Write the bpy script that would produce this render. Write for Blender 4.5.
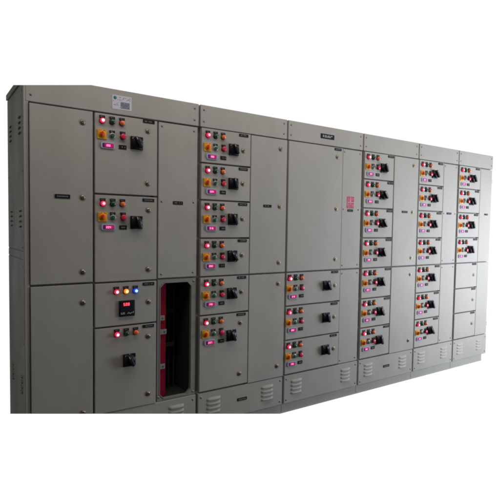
import bpy, bmesh, math, random
from mathutils import Vector, Matrix
random.seed(7)
for o in list(bpy.data.objects): bpy.data.objects.remove(o)
scene = bpy.context.scene
COL = scene.collection

# ------------------------------------------------------------------ camera
cam_d = bpy.data.cameras.new("camera")
cam = bpy.data.objects.new("camera", cam_d)
COL.objects.link(cam)
CR = Vector((0.82279442, -0.56813556, 0.01520969))
CU = Vector((0.01542772, 0.04907876, 0.99867575))
CW = Vector((0.56812968, 0.82147019, -0.04914677))
cam.matrix_world = Matrix((
    (CR.x, CU.x, -CW.x, -0.50928274),
    (CR.y, CU.y, -CW.y, -2.93037419),
    (CR.z, CU.z, -CW.z, 1.4799752),
    (0, 0, 0, 1)))
cam_d.sensor_width = 36.0
cam_d.lens = 34.672
cam_d.clip_start = 0.05
cam_d.clip_end = 200.0
scene.camera = cam
scene.render.resolution_x = 1024
scene.render.resolution_y = 1024

# ------------------------------------------------------------------ view transform
scene.view_settings.view_transform = 'Standard'
scene.view_settings.look = 'None'
scene.view_settings.gamma = 1.0
scene.view_settings.exposure = 0.0
scene.render.engine = 'CYCLES'
scene.cycles.filter_width = 2.2

# ------------------------------------------------------------------ world: bright white behind the cabinets, dim room in front of them
world = bpy.data.worlds.new("World")
scene.world = world
world.use_nodes = True
wn, wl = world.node_tree.nodes, world.node_tree.links
wn.clear()
w_out = wn.new('ShaderNodeOutputWorld')
w_bg = wn.new('ShaderNodeBackground')
w_tc = wn.new('ShaderNodeTexCoord')
AX = Vector((0.60, 0.80, -0.04)).normalized()
w_dot = wn.new('ShaderNodeVectorMath'); w_dot.operation = 'DOT_PRODUCT'
w_dot.inputs[1].default_value = AX
w_map = wn.new('ShaderNodeMapRange')
w_map.inputs['From Min'].default_value = 0.60
w_map.inputs['From Max'].default_value = 0.67
w_sep = wn.new('ShaderNodeSeparateXYZ')
w_up = wn.new('ShaderNodeMapRange')
w_up.inputs['From Min'].default_value = -0.7
w_up.inputs['From Max'].default_value = 0.9
w_ramp = wn.new('ShaderNodeMix'); w_ramp.data_type = 'RGBA'
w_ramp.inputs[6].default_value = (0.005, 0.005, 0.005, 1)
w_ramp.inputs[7].default_value = (0.12, 0.115, 0.104, 1)
w_mix = wn.new('ShaderNodeMix'); w_mix.data_type = 'RGBA'
w_mix.inputs[7].default_value = (1.05, 1.05, 1.05, 1)
wl.new(w_tc.outputs['Generated'], w_dot.inputs[0])
wl.new(w_tc.outputs['Generated'], w_sep.inputs[0])
wl.new(w_sep.outputs['Z'], w_up.inputs['Value'])
wl.new(w_up.outputs['Result'], w_ramp.inputs[0])
wl.new(w_dot.outputs['Value'], w_map.inputs['Value'])
wl.new(w_map.outputs['Result'], w_mix.inputs[0])
wl.new(w_ramp.outputs[2], w_mix.inputs[6])
wl.new(w_mix.outputs[2], w_bg.inputs['Color'])
w_bg.inputs['Strength'].default_value = 1.0
wl.new(w_bg.outputs[0], w_out.inputs[0])

# ------------------------------------------------------------------ lamps: daylight from a window past the right end of the room
def area(name, loc, target, sx, sy, power, col):
    d = bpy.data.lights.new(name, 'AREA')
    d.shape = 'RECTANGLE'; d.size = sx; d.size_y = sy
    d.energy = power; d.color = col
    o = bpy.data.objects.new(name, d)
    COL.objects.link(o)
    o.location = loc
    o.rotation_euler = (Vector(target) - Vector(loc)).to_track_quat('-Z', 'Y').to_euler()
    return o
wlamp = area("window_light", (6.35, -2.35, 1.2), (4.5, 0.0, 1.08), 1.7, 2.2, 71.0, (0.86, 0.915, 1.01))
wlamp.data.spread = math.radians(100)
# soft light high in the room in front of the left end
area("ceiling_light", (1.7, -0.95, 3.2), (1.7, -0.65, 0.0), 4.8, 0.6, 31.0, (1.0, 0.955, 0.89))

# ------------------------------------------------------------------ materials
def mat(name, col, rough=0.5, metal=0.0, emit=None, es=0.0, bump=0.0, bscale=400.0, vary=0.0, spec=0.5, coat=0.0):
    m = bpy.data.materials.new(name)
    m.use_nodes = True
    nt = m.node_tree; n = nt.nodes; l = nt.links
    b = n['Principled BSDF']
    b.inputs['Base Color'].default_value = (*col, 1)
    b.inputs['Roughness'].default_value = rough
    b.inputs['Metallic'].default_value = metal
    b.inputs['Specular IOR Level'].default_value = spec
    b.inputs['Coat Weight'].default_value = coat
    if emit:
        b.inputs['Emission Color'].default_value = (*emit, 1)
        b.inputs['Emission Strength'].default_value = es
    if bump or vary:
        geo = n.new('ShaderNodeNewGeometry')
    if bump:
        t = n.new('ShaderNodeTexNoise'); t.inputs['Scale'].default_value = bscale
        t.inputs['Detail'].default_value = 2
        bm = n.new('ShaderNodeBump'); bm.inputs['Strength'].default_value = bump
        bm.inputs['Distance'].default_value = 0.001
        t2 = n.new('ShaderNodeTexNoise'); t2.inputs['Scale'].default_value = 3.2
        t2.inputs['Detail'].default_value = 1
        bm2 = n.new('ShaderNodeBump'); bm2.inputs['Strength'].default_value = 0.5
        bm2.inputs['Distance'].default_value = 0.012
        l.new(geo.outputs['Position'], t.inputs['Vector'])
        l.new(geo.outputs['Position'], t2.inputs['Vector'])
        l.new(t.outputs['Fac'], bm.inputs['Height'])
        l.new(t2.outputs['Fac'], bm2.inputs['Height'])
        l.new(bm2.outputs['Normal'], bm.inputs['Normal'])
        l.new(bm.outputs['Normal'], b.inputs['Normal'])
    if vary:
        # broad unevenness of the paint plus fine handling marks
        a = n.new('ShaderNodeTexNoise'); a.inputs['Scale'].default_value = 2.3
        a.inputs['Detail'].default_value = 5; a.inputs['Roughness'].default_value = 0.65
        mp = n.new('ShaderNodeMapping'); mp.inputs['Scale'].default_value = (1, 1, 0.45)
        l.new(geo.outputs['Position'], mp.inputs['Vector']); l.new(mp.outputs[0], a.inputs['Vector'])
        c = n.new('ShaderNodeTexNoise'); c.inputs['Scale'].default_value = 160
        c.inputs['Detail'].default_value = 3
        l.new(geo.outputs['Position'], c.inputs['Vector'])
        s = n.new('ShaderNodeMath'); s.operation = 'MULTIPLY_ADD'; s.inputs[1].default_value = 0.35
        l.new(c.outputs['Fac'], s.inputs[0]); l.new(a.outputs['Fac'], s.inputs[2])
        r = n.new('ShaderNodeMapRange')
        r.inputs['From Min'].default_value = 0.4; r.inputs['From Max'].default_value = 0.95
        r.inputs['To Min'].default_value = 1 - vary; r.inputs['To Max'].default_value = 1 + vary
        l.new(s.outputs[0], r.inputs['Value'])
        h = n.new('ShaderNodeVectorMath'); h.operation = 'SCALE'; h.inputs[0].default_value = col
        l.new(r.outputs[0], h.inputs['Scale']); l.new(h.outputs[0], b.inputs['Base Color'])
        r2 = n.new('ShaderNodeMapRange')
        r2.inputs['From Min'].default_value = 0.35; r2.inputs['From Max'].default_value = 0.7
        r2.inputs['To Min'].default_value = rough - 0.06; r2.inputs['To Max'].default_value = rough + 0.08
        l.new(a.outputs['Fac'], r2.inputs['Value']); l.new(r2.outputs[0], b.inputs['Roughness'])
    return m

M = dict(
    paint=mat('grey_powder_coat', (0.43, 0.412, 0.378), 0.52, bump=0.16, bscale=420, vary=0.10, spec=0.22),
    frame=mat('grey_frame_paint', (0.27, 0.26, 0.235), 0.55, bump=0.1, vary=0.06, spec=0.3),
    base=mat('base_channel_paint', (0.40, 0.39, 0.355), 0.6, bump=0.2, bscale=200, vary=0.1, spec=0.3),
    gasket=mat('dark_rubber_gasket', (0.085, 0.080, 0.068), 0.8),
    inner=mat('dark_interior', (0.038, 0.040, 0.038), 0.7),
    red_sheet=mat('red_insulating_sheet', (0.27, 0.003, 0.022), 0.6, spec=0.15),
    black=mat('black_plastic', (0.010, 0.010, 0.013), 0.42, spec=0.25),
    knob=mat('black_knob_plastic', (0.014, 0.014, 0.022), 0.38, spec=0.3),
    plate=mat('black_engraved_plate', (0.014, 0.014, 0.016), 0.6, spec=0.12),
    white=mat('white_print', (0.72, 0.72, 0.74), 0.6),
    dimwhite=mat('engraved_lettering', (0.26, 0.26, 0.28), 0.7, spec=0.1),
    brass=mat('brass_ring', (0.34, 0.27, 0.13), 0.45, metal=0.8),
    chrome=mat('plated_metal', (0.40, 0.38, 0.34), 0.42, metal=0.85),
    screw=mat('zinc_screw', (0.30, 0.30, 0.30), 0.45, metal=0.6),
    yellow=mat('yellow_plastic', (0.92, 0.42, 0.02), 0.5, spec=0.25),
    orange=mat('orange_red_knob', (0.85, 0.10, 0.02), 0.45, spec=0.25),
    amber=mat('unlit_amber_lens_added_glow', (0.86, 0.17, 0.04), 0.25, coat=0.4, emit=(0.9, 0.14, 0.03), es=0.06),  # lamp is off; a faint glow is added to brighten its orange
    green=mat('unlit_green_lens', (0.008, 0.085, 0.05), 0.25, coat=0.4),
    gbutton=mat('green_push_cap', (0.02, 0.12, 0.085), 0.35),
    rbutton=mat('red_push_cap', (0.82, 0.025, 0.09), 0.35, coat=0.3),
    redlens=mat('lit_red_lens', (0.7, 0.01, 0.04), 0.25, emit=(1.0, 0.02, 0.09), es=0.75),
    redcore=mat('red_lamp_core', (0.9, 0.4, 0.4), 0.3, emit=(1.0, 0.42, 0.5), es=2.8),
    redcore1=mat('red_lamp_core_soft', (0.9, 0.4, 0.4), 0.3, emit=(1.0, 0.30, 0.40), es=1.9),
    redcore2=mat('red_lamp_core_bright', (0.9, 0.4, 0.4), 0.3, emit=(1.0, 0.5, 0.55), es=3.4),
    amblens=mat('lit_amber_lens', (0.8, 0.3, 0.01), 0.25, emit=(1.0, 0.25, 0.01), es=0.8),
    ambcore=mat('amber_lamp_core', (0.9, 0.7, 0.3), 0.3, emit=(1.0, 0.68, 0.22), es=2.6),
    blulens=mat('lit_blue_lens', (0.01, 0.05, 0.8), 0.25, emit=(0.01, 0.06, 1.0), es=0.9),
    blucore=mat('blue_lamp_core', (0.4, 0.7, 0.9), 0.3, emit=(0.25, 0.66, 1.0), es=2.6),
    bezel=mat('display_bezel', (0.50, 0.47, 0.60), 0.5, spec=0.2),
    bezelblue=mat('display_blue_border', (0.06, 0.04, 0.22), 0.5, spec=0.15),
    window=mat('display_window', (0.2, 0.01, 0.08), 0.4, emit=(0.78, 0.01, 0.15), es=0.5, spec=0.1),
    digits=mat('glowing_digits', (0.9, 0.4, 0.7), 0.4, emit=(1.0, 0.24, 0.48), es=1.7),
    reddigits=mat('red_segment_digits', (0.9, 0.1, 0.1), 0.4, emit=(1.0, 0.06, 0.10), es=2.2),
    label=mat('paper_label', (0.66, 0.65, 0.72), 0.6),
    lgreen=mat('label_green_mark', (0.03, 0.22, 0.19), 0.6),
    lpurple=mat('label_dark_block', (0.20, 0.19, 0.26), 0.6),
    danger=mat('pinkish_red_sticker', (0.54, 0.08, 0.13), 0.6, spec=0.15),
    dangerw=mat('sticker_pale_print', (0.70, 0.42, 0.48), 0.5),
)

# ------------------------------------------------------------------ end planes of the line-up (its foot and its top stop at a slope, as photographed)
EYE = Vector((-0.50928274, -2.93037419, 1.4799752))
CUTS = [(EYE, Vector((-0.19755763, -0.310998, -0.92965113))),      # keep the side above
        (EYE, Vector((-0.16955689, -0.21983961, 0.96068778)))]     # keep the side below

# ------------------------------------------------------------------ mesh builder, front of everything faces -y
class MB:
    def __init__(s): s.bm = bmesh.new(); s.mats = []
    def mi(s, m):
        if m not in s.mats: s.mats.append(m)
        return s.mats.index(m)
    def box(s, x0, x1, y0, y1, z0, z1, m, bev=0.0, seg=2):
        b = bmesh.new()
        bmesh.ops.create_cube(b, size=1)
        for v in b.verts:
            v.co = Vector(((x0+x1)/2+v.co.x*(x1-x0), (y0+y1)/2+v.co.y*(y1-y0), (z0+z1)/2+v.co.z*(z1-z0)))
        if bev: bmesh.ops.bevel(b, geom=list(b.edges), offset=bev, segments=seg, affect='EDGES', profile=0.5)
        s.merge(b, m); return s
    def merge(s, b, m, smooth=False):
        i = s.mi(m); vm = {}
        for v in b.verts: vm[v] = s.bm.verts.new(v.co)
        for f in b.faces:
            nf = s.bm.faces.new([vm[v] for v in f.verts]); nf.material_index = i; nf.smooth = smooth
        b.free()
    def prism(s, pts, y0, y1, m, bev=0.0):
        """pts: outline in x, z; extruded from y0 (front) to y1"""
        b = bmesh.new()
        vs = [b.verts.new((x, y0, z)) for x, z in pts]
        f = b.faces.new(vs)
        r = bmesh.ops.extrude_face_region(b, geom=[f])
        for g in r['geom']:
            if isinstance(g, bmesh.types.BMVert): g.co.y = y1
        bmesh.ops.recalc_face_normals(b, faces=b.faces)
        if bev: bmesh.ops.bevel(b, geom=[e for e in b.edges if all(abs(v.co.y-y0) < 1e-6 for v in e.verts)], offset=bev, segments=2, affect='EDGES', profile=0.5)
        s.merge(b, m); return s
    def lathe(s, cx, cz, prof, m, seg=24, smooth=True):
        """prof: list of (radius, y) from back to front"""
        b = bmesh.new(); rings = []
        for r, y in prof:
            if r < 1e-6: rings.append([b.verts.new((cx, y, cz))]); continue
            rings.append([b.verts.new((cx+r*math.cos(2*math.pi*k/seg), y, cz+r*math.sin(2*math.pi*k/seg))) for k in range(seg)])
        for a, c in zip(rings, rings[1:]):
            for k in range(seg):
                k2 = (k+1) % seg
                if len(c) == 1: b.faces.new((a[k], a[k2], c[0]))
                elif len(a) == 1: b.faces.new((a[0], c[k2], c[k]))
                else: b.faces.new((a[k], a[k2], c[k2], c[k]))
        if len(rings[-1]) > 1: b.faces.new(rings[-1])
        bmesh.ops.recalc_face_normals(b, faces=b.faces)
        s.merge(b, m, smooth); return s
    def rotbar(s, cx, cz, ang, length, wid, y0, y1, m, bev=0.0):
        ca, sa = math.cos(ang), math.sin(ang); pts = []
        for a, c in ((-length/2, -wid/2), (length/2, -wid/2), (length/2, wid/2), (-length/2, wid/2)):
            pts.append((cx+a*ca-c*sa, cz+a*sa+c*ca))
        return s.prism(pts, y0, y1, m, bev)
    def mesh(s, name):
        me = bpy.data.meshes.new(name); s.bm.to_mesh(me); s.bm.free()
        for m in s.mats: me.materials.append(M[m])
        return me

WORLD = {}
def cut_mesh(me, loc):
    """trim a mesh by the end planes; returns None when nothing is left"""
    for P, N in CUTS:
        ds = [(v.co + loc - P).dot(N) for v in me.vertices]
        if max(ds) <= 1e-6: continue
        if min(ds) >= 0: return None
        b = bmesh.new(); b.from_mesh(me)
        r = bmesh.ops.bisect_plane(b, geom=b.verts[:]+b.edges[:]+b.faces[:], plane_co=P-loc, plane_no=N, clear_outer=True)
        ed = [g for g in r['geom_cut'] if isinstance(g, bmesh.types.BMEdge) and g.is_valid and g.is_boundary]
        if ed: bmesh.ops.holes_fill(b, edges=ed, sides=0)
        me = me.copy(); b.to_mesh(me); b.free()
        if not me.vertices: return None
    return me

def part(name, me, parent, loc, label=None):
    loc = Vector(loc)
    me = cut_mesh(me, loc)
    if me is None: return None
    o = bpy.data.objects.new(name, me); COL.objects.link(o)
    o.parent = parent; o.location = loc - WORLD[parent.name]
    WORLD[o.name] = loc
    if label: o['label'] = label
    return o

def thing(name, loc, label, cat, group):
    o = bpy.data.objects.new(name, None); COL.objects.link(o)
    o.location = loc; o.empty_display_size = 0.1
    o['label'] = label; o['category'] = cat; o['group'] = group
    WORLD[o.name] = Vector(loc); return o

CACHE = {}
def shared(key, fn):
    if key not in CACHE: CACHE[key] = fn()
    return CACHE[key]

# ------------------------------------------------------------------ small fittings, y=0 is the panel face they sit on
def strokes(mb, x0, x1, z0, z1, y, m, rows, seed, fill=0.7, th=0.0006):
    """rows of tiny unreadable printed marks"""
    r = random.Random(seed); dz = (z1-z0)/rows
    for k in range(rows):
        zc = z0 + dz*(k+0.5); x = x0
        while x < x1:
            w = r.uniform(0.35, 0.9)*dz*0.7
            if r.random() < fill: mb.box(x, min(x+w, x1), y-th, y, zc-dz*0.30*r.uniform(.7, 1), zc+dz*0.30, m)
            x += w + dz*0.22

def legend(mb, zc, seed, w=0.034, h=0.015):
    mb.box(-w/2, w/2, -0.004, 0, zc-h/2, zc+h/2, 'plate', 0.0012)
    strokes(mb, -w/2+.007, w/2-.007, zc-.004, zc+.004, -0.004, 'dimwhite', 1, seed, .8)

def f_lamp(lens, core):
    mb = MB(); legend(mb, 0.024, 3)
    mb.lathe(0, 0, [(.0185, 0), (.0185, -.005), (.0165, -.007)], 'black')
    mb.lathe(0, 0, [(.0155, -.006), (.0155, -.013), (.0135, -.019), (.009, -.022), (.004, -.0235), (0, -.024)], lens)
    if core: mb.lathe(0, 0, [(.0085, -.0195), (.0085, -.0222), (.006, -.0246), (.0028, -.0256), (0, -.0258)], core)
    return mb.mesh('indicator_lamp')
def f_gbutton():
    mb = MB(); legend(mb, 0.024, 5)
    mb.lathe(0, 0, [(.0175, 0), (.0175, -.009), (.0155, -.011)], 'chrome')
    mb.lathe(0, 0, [(.0135, -.009), (.0135, -.0135), (.0115, -.0145), (0, -.0145)], 'gbutton')
    return mb.mesh('push_button')
def f_rbutton():
    mb = MB(); legend(mb, 0.024, 8)
    mb.lathe(0, 0, [(.0170, 0), (.0170, -.006), (.013, -.007), (.012, -.013)], 'black')
    mb.lathe(0, 0, [(.012, -.011), (.0165, -.013), (.0178, -.016), (.0168, -.019), (.011, -.0215), (0, -.022)], 'rbutton')
    return mb.mesh('mushroom_button')
def f_selector():
    mb = MB()
    mb.box(-.028, .028, -.006, 0, -.028, .028, 'yellow', .002)
    mb.lathe(0, 0, [(.021, -.006), (.021, -.010), (.019, -.012)], 'yellow')
    mb.lathe(0, 0, [(.0165, -.011), (.0155, -.016), (.014, -.018), (0, -.018)], 'orange')
    mb.rotbar(0, 0, math.radians(90), .030, .009, -.025, -.017, 'orange', .0015)
    strokes(mb, -.02, .02, .021, .0265, -.006, 'black', 1, 4, .8)
    return mb.mesh('selector_switch')
SEG = {'0': 'abcdef', '1': 'bc', '2': 'abged', '3': 'abgcd', '4': 'fgbc', '5': 'afgcd', '6': 'afgedc', '7': 'abc', '8': 'abcdefg', '9': 'abcdfg', '-': 'g'}
def digit(mb, ch, x, z, w, h, y, m):
    t = h*0.13
    R = {'a': (x, x+w, z+h-t, z+h), 'g': (x, x+w, z+h/2-t/2, z+h/2+t/2), 'd': (x, x+w, z, z+t),
         'f': (x-.0001, x+t, z+h/2, z+h+.0001), 'e': (x-.0001, x+t, z-.0001, z+h/2), 'b': (x+w-t, x+w+.0001, z+h/2, z+h+.0001), 'c': (x+w-t, x+w+.0001, z-.0001, z+h/2)}
    for k, s in enumerate(SEG[ch]):
        a = R[s]; mb.box(a[0], a[1], y-.0006-.00005*k, y, a[2], a[3], m)
def f_display(txt):
    mb = MB()
    def rr(w, h, c):
        return [(-w/2+c, -h/2), (w/2-c, -h/2), (w/2, -h/2+c), (w/2, h/2-c), (w/2-c, h/2), (-w/2+c, h/2), (-w/2, h/2-c), (-w/2, -h/2+c)]
    mb.prism(rr(.084, .036, .006), -.008, 0, 'bezel', .0015)
    mb.prism([(x+.002, z) for x, z in rr(.068, .027, .003)], -.0088, -.0078, 'bezelblue')
    mb.box(-.019, .033, -.0096, -.0086, -.0105, .0105, 'window')
    for k, c in enumerate(txt): digit(mb, c, -.0135+k*.0105, -.0062, .0070, .0125, -.0096, 'digits')
    return mb.mesh('digital_display')
def f_tag(w, h, seed, rows=1, m='dimwhite', th=.003):
    mb = MB()
    mb.box(-w/2, w/2, -th, 0, -h/2, h/2, 'plate', .0008)
    strokes(mb, -w*.36, w*.36, -h*.26, h*.26, -th, m, rows, seed, .75)
    return mb.mesh('nameplate')
def f_handle(ang):
    mb = MB()
    mb.box(-.041, .041, -.010, 0, -.041, .041, 'black', .004)
    mb.lathe(0, 0, [(.037, -.009), (.037, -.014), (.033, -.016), (.032, -.028), (.029, -.031), (0, -.031)], 'knob', 32)
    a = math.radians(ang)
    # tapered grip on top of the round hub
    ca, sa = math.cos(a), math.sin(a); pts = []
    for u_, v_ in ((-.036, -.008), (.030, -.011), (.040, -.006), (.040, .006), (.030, .011), (-.036, .008)):
        pts.append((u_*ca-v_*sa, u_*sa+v_*ca))
    mb.prism(pts, -.049, -.028, 'knob', .003)
    mb.rotbar(.028*ca, .028*sa, a, .016, .0035, -.0498, -.0485, 'white')
    # position marks on the square plate
    for t_, L in ((90, .010), (135, .008), (20, .007), (-35, .009)):
        b_ = math.radians(t_); mb.rotbar(.0385*math.cos(b_), .0385*math.sin(b_), b_, min(L, .006), .004, -.0106, -.0098, 'white')
    strokes(mb, -.034, -.016, .030, .037, -.010, 'dimwhite', 1, 2)
    strokes(mb, .016, .034, -.037, -.030, -.010, 'dimwhite', 1, 9)
    mb.lathe(-.031, 0.012, [(.004, -.0095), (.004, -.0112), (0, -.0112)], 'orange', 12)
    return mb.mesh('rotary_handle')
def f_lock(ang):
    mb = MB()
    mb.lathe(0, 0, [(.0170, 0), (.0170, -.0035), (.0150, -.005), (.0130, -.0045)], 'brass')
    mb.lathe(0, 0, [(.0130, -.002), (.0125, -.0055), (0, -.0055)], 'chrome')
    mb.lathe(0, 0, [(.0080, -.005), (.0080, -.0062), (0, -.0062)], 'black', 16)
    mb.rotbar(0, 0, math.radians(ang), .018, .0035, -.0080, -.0060, 'chrome', .0006)
    return mb.mesh('door_latch')
def f_screw(k):
    mb = MB()
    mb.lathe(0, 0, [(.0075, 0), (.0075, -.0010), (.0055, -.0011), (.0053, -.0026), (.0040, -.0038), (0, -.0042)], 'screw', 14)
    mb.rotbar(0, 0, k*1.1, .008, .0013, -.0045, -.0038, 'black')
    return mb.mesh('screw')
def f_louvre():
    """pressed hood, open along its lower edge"""
    b = bmesh.new(); n = 12; L = .112; rows = []
    for i in range(n+1):
        t = i/n; x = -L/2+L*t
        e = min(1, math.sin(math.pi*min(max(t, 0), 1))**0.35 if 0 < t < 1 else 0)
        d = .013*e
        rows.append([b.verts.new((x, -.0002, .0105)), b.verts.new((x, -.0002-d*.30, .0070)), b.verts.new((x, -.0002-d*.75, .0000)),
                     b.verts.new((x, -.0002-d, -.0070)), b.verts.new((x, -.0002-d*.98, -.0085)), b.verts.new((x, -.0002, -.0085+.0002))])
    for a, c in zip(rows, rows[1:]):
        for k in range(5):
            try: b.faces.new((a[k], c[k], c[k+1], a[k+1]))
            except ValueError: pass
    bmesh.ops.remove_doubles(b, verts=b.verts, dist=1e-5)
    bmesh.ops.recalc_face_normals(b, faces=b.faces)
    mb = MB(); mb.merge(b, 'paint', True)
    mb.box(-.050, .050, -.0008, .0, -.0125, -.0085, 'gasket')
    return mb.mesh('louvre')

YF = -0.018     # front face of doors
YC = -0.008     # front face of bolted covers
def put(name, key, fn, parent, x, z, y=YF, label=None):
    return part(name, shared(key, fn), parent, (x, y, z), label)

def panel(x0, x1, z0, z1, y0, y1=0.012, m='paint', bev=.0022, name='panel'):
    cx, cz = (x0+x1)/2, (z0+z1)/2
    mb = MB(); mb.box(x0-cx, x1-cx, y0, y1, z0-cz, z1-cz, m, bev)
    # folded return behind the panel edge
    mb.box(x0-cx+.003, x1-cx-.003, y1-.001, .0188, z0-cz+.003, z1-cz-.003, 'gasket')
    return mb.mesh(name), (cx, 0, cz)

def screws(p, pts, y):
    for x, z in pts:
        k = random.randrange(4)
        put('screw', ('screw', k), lambda: f_screw(k), p, x, z, y)

TXT = ['188', '204', '316', '092', '148', '237', '165']
def controls(door, cx, top, dh=.262, lx=.047, dd=.078, tg=.173, lock=.342, plate=.343, latches=None, hz=-.128, seed=0, tall=False):
    z1, z2, z3 = top-.047, top-.128, top-.190
    if tall: z2, z3 = top-.128, top-.192
    v_ = (seed*5+int(cx*7)) % 3
    put('indicator_lamp', 'lred%d' % v_ if v_ else 'lred', lambda: f_lamp('redlens', 'redcore%d' % v_ if v_ else 'redcore'), door, cx+lx, z1, label='lit red indicator lamp')
    put('indicator_lamp', 'lgreen', lambda: f_lamp('green', None), door, cx+lx+.061, z1, label='unlit green indicator lamp')
    put('indicator_lamp', 'lamber', lambda: f_lamp('amber', None), door, cx+lx+.122, z1, label='unlit amber indicator lamp')
    put('selector_switch', 'sel', f_selector, door, cx+lx-.002, z2)
    put('push_button', 'gb', f_gbutton, door, cx+lx+.061, z2-.002)
    put('mushroom_button', 'rb', f_rbutton, door, cx+lx+.126, z2-.001)
    t = TXT[seed % len(TXT)]
    put('digital_display', 'disp'+t, lambda: f_display(t), door, cx+dd, z3)
    put('nameplate', 'tag%d' % (seed % 3), lambda: f_tag(.048, .026, seed % 3, 1), door, cx+tg, z3, label='small black name plate below the buttons')
    a = [118, 124, 112, 120, 115, 127, 109][(seed*3+int(cx*10)) % 7]
    put('rotary_handle', 'h%d' % a, lambda: f_handle(a), door, cx+dh, top+hz)
    put('nameplate', 'np%d' % (seed % 4), lambda: f_tag(.078, .020, 20+seed % 4, 1), door, cx+plate, top-.0145, label='long black name plate at the top corner')
    for dx, z in (latches or []):
        k = [60, 35, 80][int(z*50) % 3]
        put('door_latch', 'lk%d' % k, lambda: f_lock(k), door, cx+dx, z)

ROWS = [2.145, 1.909, 1.656, 1.393, 1.125, 0.854, 0.592, 0.312]    # centre lines of the gaps between module doors
G = .0055
TOP, HB = 2.30, 2.153
KT, KB = .304, .082
DEPTH = .57
GRP = 'cabinet sections of the switchboard line-up'

def section(x0, x1, label, hole=None):
    t = thing('electrical_cabinet', (x0, 0, 0), label, 'cabinet', GRP)
    a, b = x0+.0006, x1-.0006
    mb = MB(); y0 = .020
    def bx(xa, xb, ya, yb, za, zb, m): mb.box(xa-x0, xb-x0, ya, yb, za, zb, m)
    if hole:
        hx0, hx1, hz0, hz1 = hole
        bx(a, hx0, y0, DEPTH, .078, TOP-.004, 'frame')
        bx(hx1, b, y0, DEPTH, .078, TOP-.004, 'frame')
        bx(hx0, hx1, y0, DEPTH, .078, hz0, 'frame')
        bx(hx0, hx1, y0, DEPTH, hz1, TOP-.004, 'frame')
        bx(hx0, hx1, DEPTH-.16, DEPTH, hz0, hz1, 'frame')
    else:
        bx(a, b, y0, DEPTH, .078, TOP-.004, 'frame')
    part('body', mb.mesh('body'), t, (x0, 0, 0))
    # dark seam frame: corner posts at either side of the section
    e_ = .058 if x1 > 4.7 else .0012
    bc = MB(); bc.box(.0012, x1-x0-e_, .006, DEPTH-.03, 0, .0775, 'base', .002)
    bc.box(.0012, x1-x0-e_, .003, .010, .001, .010, 'base', .001)
    part('base_channel', bc.mesh('base_channel'), t, (x0, 0, 0))
    return t

def header(t, x0, x1):
    me, c = panel(x0+.008, x1-.006, HB, TOP, -.012, .03, name='header_panel')
    h = part('header_panel', me, t, c)
    screws(h, [(x0+.035, 2.267), (x0+.035, 2.190), (x1-.035, 2.267), (x1-.035, 2.190)], -.012)
    return h

def kick(t, x0, x1, tagged=False):
    me, c = panel(x0+.010, x1-.010, KB, KT, -.014, name='kick_panel')
    k = part('kick_panel', me, t, c)
    screws(k, [(x0+.032, KT-.028), (x0+.032, KB+.028), (x1-.032, KT-.028), (x1-.032, KB+.028)], -.014)
    for cx in (x0+.134, x1-.157):
        for r in range(4):
            put('louvre', 'louvre', f_louvre, k, cx, .252-.031*r, -.014)
    if tagged: put('nameplate', 'kt', lambda: f_tag(.085, .022, 33), k, (x0+x1)/2-.005, .200, -.014)
    return k

def door(t, x0, x1, z0, z1, name='module_door', label=None):
    me, c = panel(x0, x1, z0, z1, YF, name=name)
    d_ = part(name, me, t, c, label)
    if d_ is not None: d_.rotation_euler = (random.uniform(-.0016, .0016), 0, random.uniform(-.0035, .0035))
    return d_

def cover(t, x0, x1, z0, z1, pts):
    me, c = panel(x0, x1, z0, z1, YC, name='bolted_cover')
    cv = part('bolted_cover', me, t, c)
    screws(cv, pts, YC); return cv

# ================================================================== section 1 (nearest, at the left)
s = section(-.0146, 1.077, 'nearest, darkest grey cabinet, white sticker on its header and open slot showing red inside', hole=(.797, 1.037, .306, 1.098))
h = header(s, -.0146, 1.077)
mb = MB()      # makers sticker
mb.box(-.061, .061, -.0012, 0, -.042, .042, 'label')
mb.lathe(-.043, .026, [(.0100, -.0012), (.0100, -.0018), (0, -.0018)], 'lgreen', 20)
strokes(mb, -.027, .055, .012, .034, -.0012, 'lpurple', 3, 50, .35)
strokes(mb, -.056, -.012, -.036, .010, -.0012, 'lpurple', 6, 51, .22)
mb.box(-.008, .048, -.0020, -.0010, -.034, .004, 'lpurple')
strokes(mb, -.004, .044, -.030, .001, -.0020, 'label', 4, 52, .12)
part('sticker', mb.mesh('sticker'), h, (.537, -.012, 2.224), 'white paper sticker with a green round mark and dark block')
kick(s, -.0146, 1.077)
# side panel with its trim, louvre slots and joint lines (faces -x)
mb = MB(); xs = -.0146
def sb(xa, xb, ya, yb, za, zb, m, bev=0): mb.box(xa, xb, ya, yb, za, zb, m, bev)
sb(-.002, .0055, .016, DEPTH-.002, 1.322, 2.262, 'paint', .0015)
sb(-.002, .0055, .016, DEPTH-.002, 1.274, 1.315, 'paint', .0015)
sb(-.002, .0055, .016, DEPTH-.002, .084, 1.267, 'paint', .0015)
sp = part('side_panel', mb.mesh('side_panel'), s, (xs, 0, 0))
mb = MB(); sb(-.008, .012, -.004, DEPTH+.01, 2.268, 2.304, 'paint', .003)
part('roof_trim', mb.mesh('roof_trim'), s, (xs, 0, 0))
mb = MB(); mb.box(-.0055, .021, -.010, .018, .080, 2.268, 'paint', .003)
part('corner_post', mb.mesh('corner_post'), s, (xs, 0, 0))
def f_slot():
    m_ = MB()
    m_.bm.free(); m_.bm = bmesh.new()
    m_.box(-.0030, .0005, -.026, .026, -.0040, .0040, 'gasket', .001)
    m_.box(-.0060, .0005, -.028, .028, .0040, .0070, 'paint', .0012)
    return m_.mesh('louvre_slot')
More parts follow.
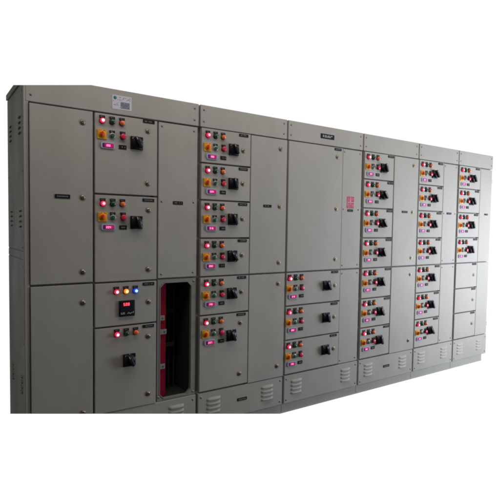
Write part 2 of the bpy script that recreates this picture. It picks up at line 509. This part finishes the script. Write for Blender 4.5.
for y_, zs in ((.125, (2.082, 2.052, 2.022, 1.992)), (.445, (2.078, 2.049, 2.019, 1.990)), (.125, (1.547, 1.517, 1.487, 1.457)),
               (.435, (1.547, 1.519, 1.490, 1.462)), (.126, (.574, .544, .513, .483)), (.445, (.574, .544, .513, .483))):
    for z_ in zs: part('louvre_slot', shared('slot', f_slot), sp, (xs-.002, y_, z_))
def f_sidescrew():
    m_ = MB(); m_.box(-.003, .0, -.005, .005, -.005, .005, 'screw', .0012); return m_.mesh('screw')
for y_, z_ in ((.055, 2.222), (.045, 1.771), (.045, 1.340), (.045, 1.235), (.050, .787), (.53, 1.29), (.53, 1.77)):
    part('screw', shared('sscrew', f_sidescrew), sp, (xs-.002, y_, z_))
# tall blank doors at the left edge
A0, A1 = .010, .357
d = door(s, A0, A1, 1.131, 2.143, 'tall_door')
for z_ in (2.075, 1.636, 1.195): put('door_latch', 'lk60', lambda: f_lock(60), d, .299, z_)
put('nameplate', 'npA', lambda: f_tag(.085, .024, 61), d, .184, 1.636)
d = door(s, A0, A1, .310, 1.119, 'tall_door')
for z_ in (1.011, .341): put('door_latch', 'lk35', lambda: f_lock(35), d, .299, z_)
# control doors
B0, B1 = .370, .768
d = door(s, B0, B1, 1.661+G, 2.145-G*.5)
controls(d, .367, 2.146, latches=[(.338, 2.073), (.338, 1.743)], hz=-.158, lx=.046, tall=True, seed=0)
d = door(s, B0, B1, 1.122+G, 1.661-G)
controls(d, .367, 1.651, latches=[(.344, 1.574), (.344, 1.195)], hz=-.158, lx=.050, dd=.082, tg=.176, seed=1)
d = door(s, B0, B1, .845+G, 1.122-G)
for k, (a_, b_, lb) in enumerate((('redlens', 'redcore', 'lit red indicator lamp'), ('amblens', 'ambcore', 'lit amber indicator lamp'), ('blulens', 'blucore', 'lit blue indicator lamp'))):
    put('indicator_lamp', 'B3%d' % k, lambda: f_lamp(a_, b_), d, .501+.0615*k, 1.062, label=lb)
mb = MB()      # square multifunction meter
mb.box(-.051, .051, -.012, 0, -.050, .050, 'black', .003)
mb.box(-.044, .044, -.0135, -.011, -.043, .043, 'knob', .001)
for k, c_ in enumerate('508'): digit(mb, c_, -.025+k*.0145, .018, .0095, .0175, -.0135, 'reddigits')
strokes(mb, -.042, -.016, -.036, -.022, -.0135, 'white', 2, 71, .9)
mb.rotbar(.005, -.030, math.radians(40), .010, .0025, -.0145, -.0132, 'white')
mb.rotbar(.014, -.030, math.radians(-40), .010, .0025, -.0145, -.0132, 'white')
mb.rotbar(.025, -.030, math.radians(30), .014, .0025, -.0145, -.0132, 'white')
mb.rotbar(.038, -.026, math.radians(80), .012, .0025, -.0145, -.0132, 'white')
part('panel_meter', mb.mesh('panel_meter'), d, (.568, YF, .954))
put('door_latch', 'lk80', lambda: f_lock(80), d, .714, .985)
put('nameplate', 'np2', lambda: f_tag(.078, .020, 22, 1), d, .713, 1.100)
d = door(s, B0, B1, .308, .845-G)
put('indicator_lamp', 'lred', lambda: f_lamp('redlens', 'redcore'), d, .505, .795, label='lit red indicator lamp')
put('indicator_lamp', 'lgreen', lambda: f_lamp('green', None), d, .566, .795, label='unlit green indicator lamp')
put('indicator_lamp', 'lamber', lambda: f_lamp('amber', None), d, .627, .795, label='unlit amber indicator lamp')
put('rotary_handle', 'h118', lambda: f_handle(118), d, .585, .622)
for z_ in (.760, .382): put('door_latch', 'lk60', lambda: f_lock(60), d, .713, z_)
put('nameplate', 'np3', lambda: f_tag(.078, .020, 23, 1), d, .713, .826)
# bolted covers of the cable alley
cv = cover(s, .783, 1.065, 1.131, 2.143, [(.806, 2.119), (1.040, 2.115), (.806, 1.634), (1.040, 1.637), (.806, 1.158), (1.040, 1.161)])
put('nameplate', 'npc', lambda: f_tag(.072, .022, 62), cv, .923, 1.628, YC)
# open slot: chamfered frame, dark inside, red busbar shroud with brackets
mb = MB(); fx0, fx1, fz0, fz1 = .783, 1.065, .308, 1.121
ox0, ox1, oz0, oz1, ch = .803, 1.030, .322, 1.096, .030
out = [(fx0, fz0), (fx1, fz0), (fx1, fz1), (fx0, fz1)]
inn = [(ox0+ch, oz0), (ox1-ch, oz0), (ox1, oz0+ch), (ox1, oz1-ch), (ox1-ch, oz1), (ox0+ch, oz1), (ox0, oz1-ch), (ox0, oz0+ch)]
b = bmesh.new()
def ringface(pa, pb, y):
    pass
quads = [[out[0], out[1], inn[1], inn[0]], [out[1], inn[2], inn[1]], [out[1], out[2], inn[3], inn[2]], [out[2], inn[4], inn[3]],
         [out[2], out[3], inn[5], inn[4]], [out[3], inn[6], inn[5]], [out[3], out[0], inn[7], inn[6]], [out[0], inn[0], inn[7]]]
for q_ in quads: b.faces.new([b.verts.new((x, -.004, z)) for x, z in q_])
bmesh.ops.remove_doubles(b, verts=b.verts, dist=1e-6)
r_ = bmesh.ops.extrude_face_region(b, geom=b.faces[:])
for g in r_['geom']:
    if isinstance(g, bmesh.types.BMVert): g.co.y = .019
bmesh.ops.recalc_face_normals(b, faces=b.faces)
mb.merge(b, 'frame')
# raised lip around the opening
for k in range(8):
    p, q_ = Vector(inn[k]), Vector(inn[(k+1) % 8]); d_ = (q_-p); c_ = (p+q_)/2
    n_ = Vector((-d_.y, d_.x)).normalized()
    mb.rotbar(c_.x-n_.x*.003, c_.y-n_.y*.003, math.atan2(d_.y, d_.x), d_.length+.003, .005, -.0065-.0001*(k % 2), -.003, 'frame')
fr = part('opening_frame', mb.mesh('opening_frame'), s, (0, 0, 0))
screws(fr, [(1.048, 1.100), (1.048, .330), (.793, .335)], -.004)
mb = MB()
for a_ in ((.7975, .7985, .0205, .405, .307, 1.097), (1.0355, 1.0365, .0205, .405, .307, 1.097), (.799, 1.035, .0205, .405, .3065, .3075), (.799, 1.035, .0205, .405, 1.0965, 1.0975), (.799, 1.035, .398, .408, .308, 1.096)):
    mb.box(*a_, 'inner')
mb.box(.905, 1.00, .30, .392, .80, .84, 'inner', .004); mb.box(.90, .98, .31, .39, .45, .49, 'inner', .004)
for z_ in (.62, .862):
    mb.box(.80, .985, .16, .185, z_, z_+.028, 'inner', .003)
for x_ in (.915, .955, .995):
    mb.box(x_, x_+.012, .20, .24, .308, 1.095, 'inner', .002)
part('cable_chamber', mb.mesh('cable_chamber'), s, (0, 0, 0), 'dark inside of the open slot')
mb = MB(); mb.box(.800, .872, .060, .066, .309, 1.094, 'red_sheet', .001)
rs = part('busbar_shroud', mb.mesh('busbar_shroud'), s, (0, 0, 0), 'red insulating sheet inside the open slot')
for z_, w_ in ((.853, .055), (.758, .070), (.522, .060)):
    mb = MB(); mb.box(0, w_, -.012, -.002, -.017, .017, 'frame', .002)
    mb.lathe(.022, 0, [(.007, -.010), (.007, -.016), (0, -.016)], 'screw', 6, False)
    mb.lathe(w_-.014, 0, [(.005, -.010), (.005, -.015), (0, -.015)], 'gasket', 6, False)
    part('bracket', mb.mesh('bracket'), rs, (.803, .060, z_))

# ================================================================== section 2
x0, x1 = 1.077, 1.845
s = section(x0, x1, 'grey cabinet with six stacked control doors, directly right of the open red slot')
header(s, x0, x1); kick(s, x0, x1, True)
C0, C1 = 1.092, 1.496
for k in range(6):
    zt, zb = ROWS[k], ROWS[k+1]
    if k == 5: zb = ROWS[7]
    dz = 0
    d = door(s, C0, C1, zb+G, zt-(G if k else 0))
    zt_ = zt
    if k == 5: lt = [(.336, .775), (.332, .398)]; hz = -.160
    else: lt = [(.342, zt-.122)]; hz = -.125
    controls(d, 1.092, zt-.004*(k > 0), latches=lt, hz=hz, seed=k, dh=.257)
d = door(s, 1.503, 1.838, 1.131, 2.143, 'tall_door')
for z_ in (2.070, 1.635, 1.206): put('door_latch', 'lk35', lambda: f_lock(35), d, 1.775, z_)
put('nameplate', 'npD', lambda: f_tag(.075, .020, 63), d, 1.658, 1.634)
d = door(s, 1.503, 1.838, .310, 1.119, 'tall_door')
for z_ in (1.043, .400): put('door_latch', 'lk80', lambda: f_lock(80), d, 1.774, z_)

# ================================================================== section 3
x0, x1 = 1.845, 2.690
s = section(x0, x1, 'grey cabinet with wide plain door above three control doors and a pinkish red warning sticker')
h = header(s, x0, x1); kick(s, x0, x1)
put('nameplate', 'nph', lambda: f_tag(.150, .038, 64, 2, 'white'), h, 2.262, 2.221, -.012, 'black title plate with small white lettering')
d = door(s, 1.856, 2.438, 1.131, 2.143, 'tall_door')
for z_ in (2.066, 1.635, 1.215): put('door_latch', 'lk60', lambda: f_lock(60), d, 2.375, z_)
put('nameplate', 'np1', lambda: f_tag(.078, .020, 21, 1), d, 2.380, 2.128)
for k, (zt, zb) in enumerate(((1.125, .858), (.858, .587), (.587, .312))):
    d = door(s, 1.856, 2.438, zb+G, zt-G)
    controls(d, 1.860, zt-.003, lx=.026, dd=.060, tg=.150, dh=.422, plate=.515, hz=-.124, latches=[(.520, zt-.130)], seed=k+2)
cv = cover(s, 2.450, 2.681, 1.131, 2.143, [(2.468, 2.119), (2.655, 2.119), (2.468, 1.637), (2.650, 1.637), (2.468, 1.160), (2.655, 1.160)])
mb = MB()
mb.box(-.042, .042, -.0012, 0, -.050, .050, 'danger')
mb.box(-.003, .003, -.0018, -.001, .004, .048, 'dangerw')
mb.box(-.040, .040, -.0018, -.001, -.001, .0035, 'dangerw')
strokes(mb, -.036, -.008, .008, .044, -.0012, 'dangerw', 4, 81, .45)
strokes(mb, .008, .036, .008, .044, -.0012, 'dangerw', 4, 82, .5)
strokes(mb, -.036, .036, -.045, -.006, -.0012, 'dangerw', 4, 83, .5)
part('warning_sticker', mb.mesh('warning_sticker'), cv, (2.550, YC, 1.697), 'pinkish red warning sticker with pale lettering')
put('nameplate', 'npE', lambda: f_tag(.065, .020, 65), cv, 2.550, 1.628, YC)
cover(s, 2.450, 2.681, .310, 1.119, [(2.468, 1.090), (2.655, 1.090), (2.468, .338), (2.655, .338)])

# ================================================================== section 4
x0, x1 = 2.690, 3.464
s = section(x0, x1, 'cabinet with seven control doors beside tall latched doors, just right of the red sticker')
header(s, x0, x1); kick(s, x0, x1, True)
for k in range(7):
    zt, zb = ROWS[k], ROWS[k+1]
    d = door(s, 2.705, 3.093, zb+G, zt-(G if k else 0))
    controls(d, 2.710, zt-.004*(k > 0), lx=.040, dd=.068, tg=.164, dh=.243, plate=.339, seed=k+1, hz=-.126)
d = door(s, 3.104, 3.457, 1.131, 2.143, 'tall_door')
for z_ in (2.078, 1.637, 1.202): put('door_latch', 'lk60', lambda: f_lock(60), d, 3.382, z_)
put('nameplate', 'npF', lambda: f_tag(.080, .020, 66), d, 3.266, 1.637)
d = door(s, 3.104, 3.457, .310, 1.119, 'tall_door')
for z_ in (1.042, .402): put('door_latch', 'lk80', lambda: f_lock(80), d, 3.378, z_)

# ================================================================== section 5
x0, x1 = 3.464, 4.129
s = section(x0, x1, 'narrow cabinet with seven control doors beside a screwed cover, second from the bright right end')
header(s, x0, x1); kick(s, x0, x1)
for k in range(7):
    zt, zb = ROWS[k], ROWS[k+1]
    d = door(s, 3.473, 3.861, zb+G, zt-(G if k else 0))
    controls(d, 3.478, zt-.004*(k > 0), lx=.040, dd=.068, tg=.160, dh=.234, plate=.327, seed=k+3, hz=-.123)
cv = cover(s, 3.882, 4.122, 1.131, 2.143, [(3.902, 2.119), (4.095, 2.119), (3.902, 1.64), (4.095, 1.64), (3.902, 1.160), (4.095, 1.160)])
put('nameplate', 'npG', lambda: f_tag(.080, .020, 67), cv, 3.990, 1.642, YC)
cover(s, 3.882, 4.122, .310, 1.119, [(3.902, 1.090), (4.095, 1.090), (3.902, .338), (4.095, .338)])

# ================================================================== section 6
x0, x1 = 4.129, 4.790
s = section(x0, x1, 'brightest cabinet at the far right end: four control doors above three blank small doors')
header(s, x0, x1); kick(s, x0, x1)
for k in range(4):
    zt, zb = ROWS[k], ROWS[k+1]
    d = door(s, 4.138, 4.534, zb+G, zt-(G if k else 0))
    controls(d, 4.143, zt-.004*(k > 0), lx=.040, dd=.068, tg=.160, dh=.234, plate=.332, seed=k+5, hz=-.123)
for k in range(4, 7):
    zt, zb = ROWS[k], ROWS[k+1]
    d = door(s, 4.138, 4.534, zb+G, zt-G, label='blank door without controls')
    put('door_latch', 'lk35', lambda: f_lock(35), d, 4.470, zt-.135)
    put('nameplate', 'np%d' % (k % 4), lambda: f_tag(.078, .020, 20+k % 4, 1), d, 4.475, zt-.018)
cv = cover(s, 4.556, 4.783, 1.131, 2.143, [])
put('nameplate', 'npH', lambda: f_tag(.070, .018, 68), cv, 4.688, 1.650, YC)
cover(s, 4.556, 4.783, .310, 1.119, [])
def f_hinge():
    m_ = MB(); m_.lathe(0, 0, [(.004, .012), (.004, -.004), (0, -.004)], 'screw', 8)
    m_.box(-.002, .010, -.010, .012, -.022, .022, 'screw', .002); return m_.mesh('hinge')
for z_ in (2.02, 1.30, 1.05, .42): put('hinge', 'hinge', f_hinge, s, 4.787, z_, .004)

for o in bpy.data.objects:
    if o.type == 'MESH' and not o.data.materials: o.data.materials.append(M['paint'])
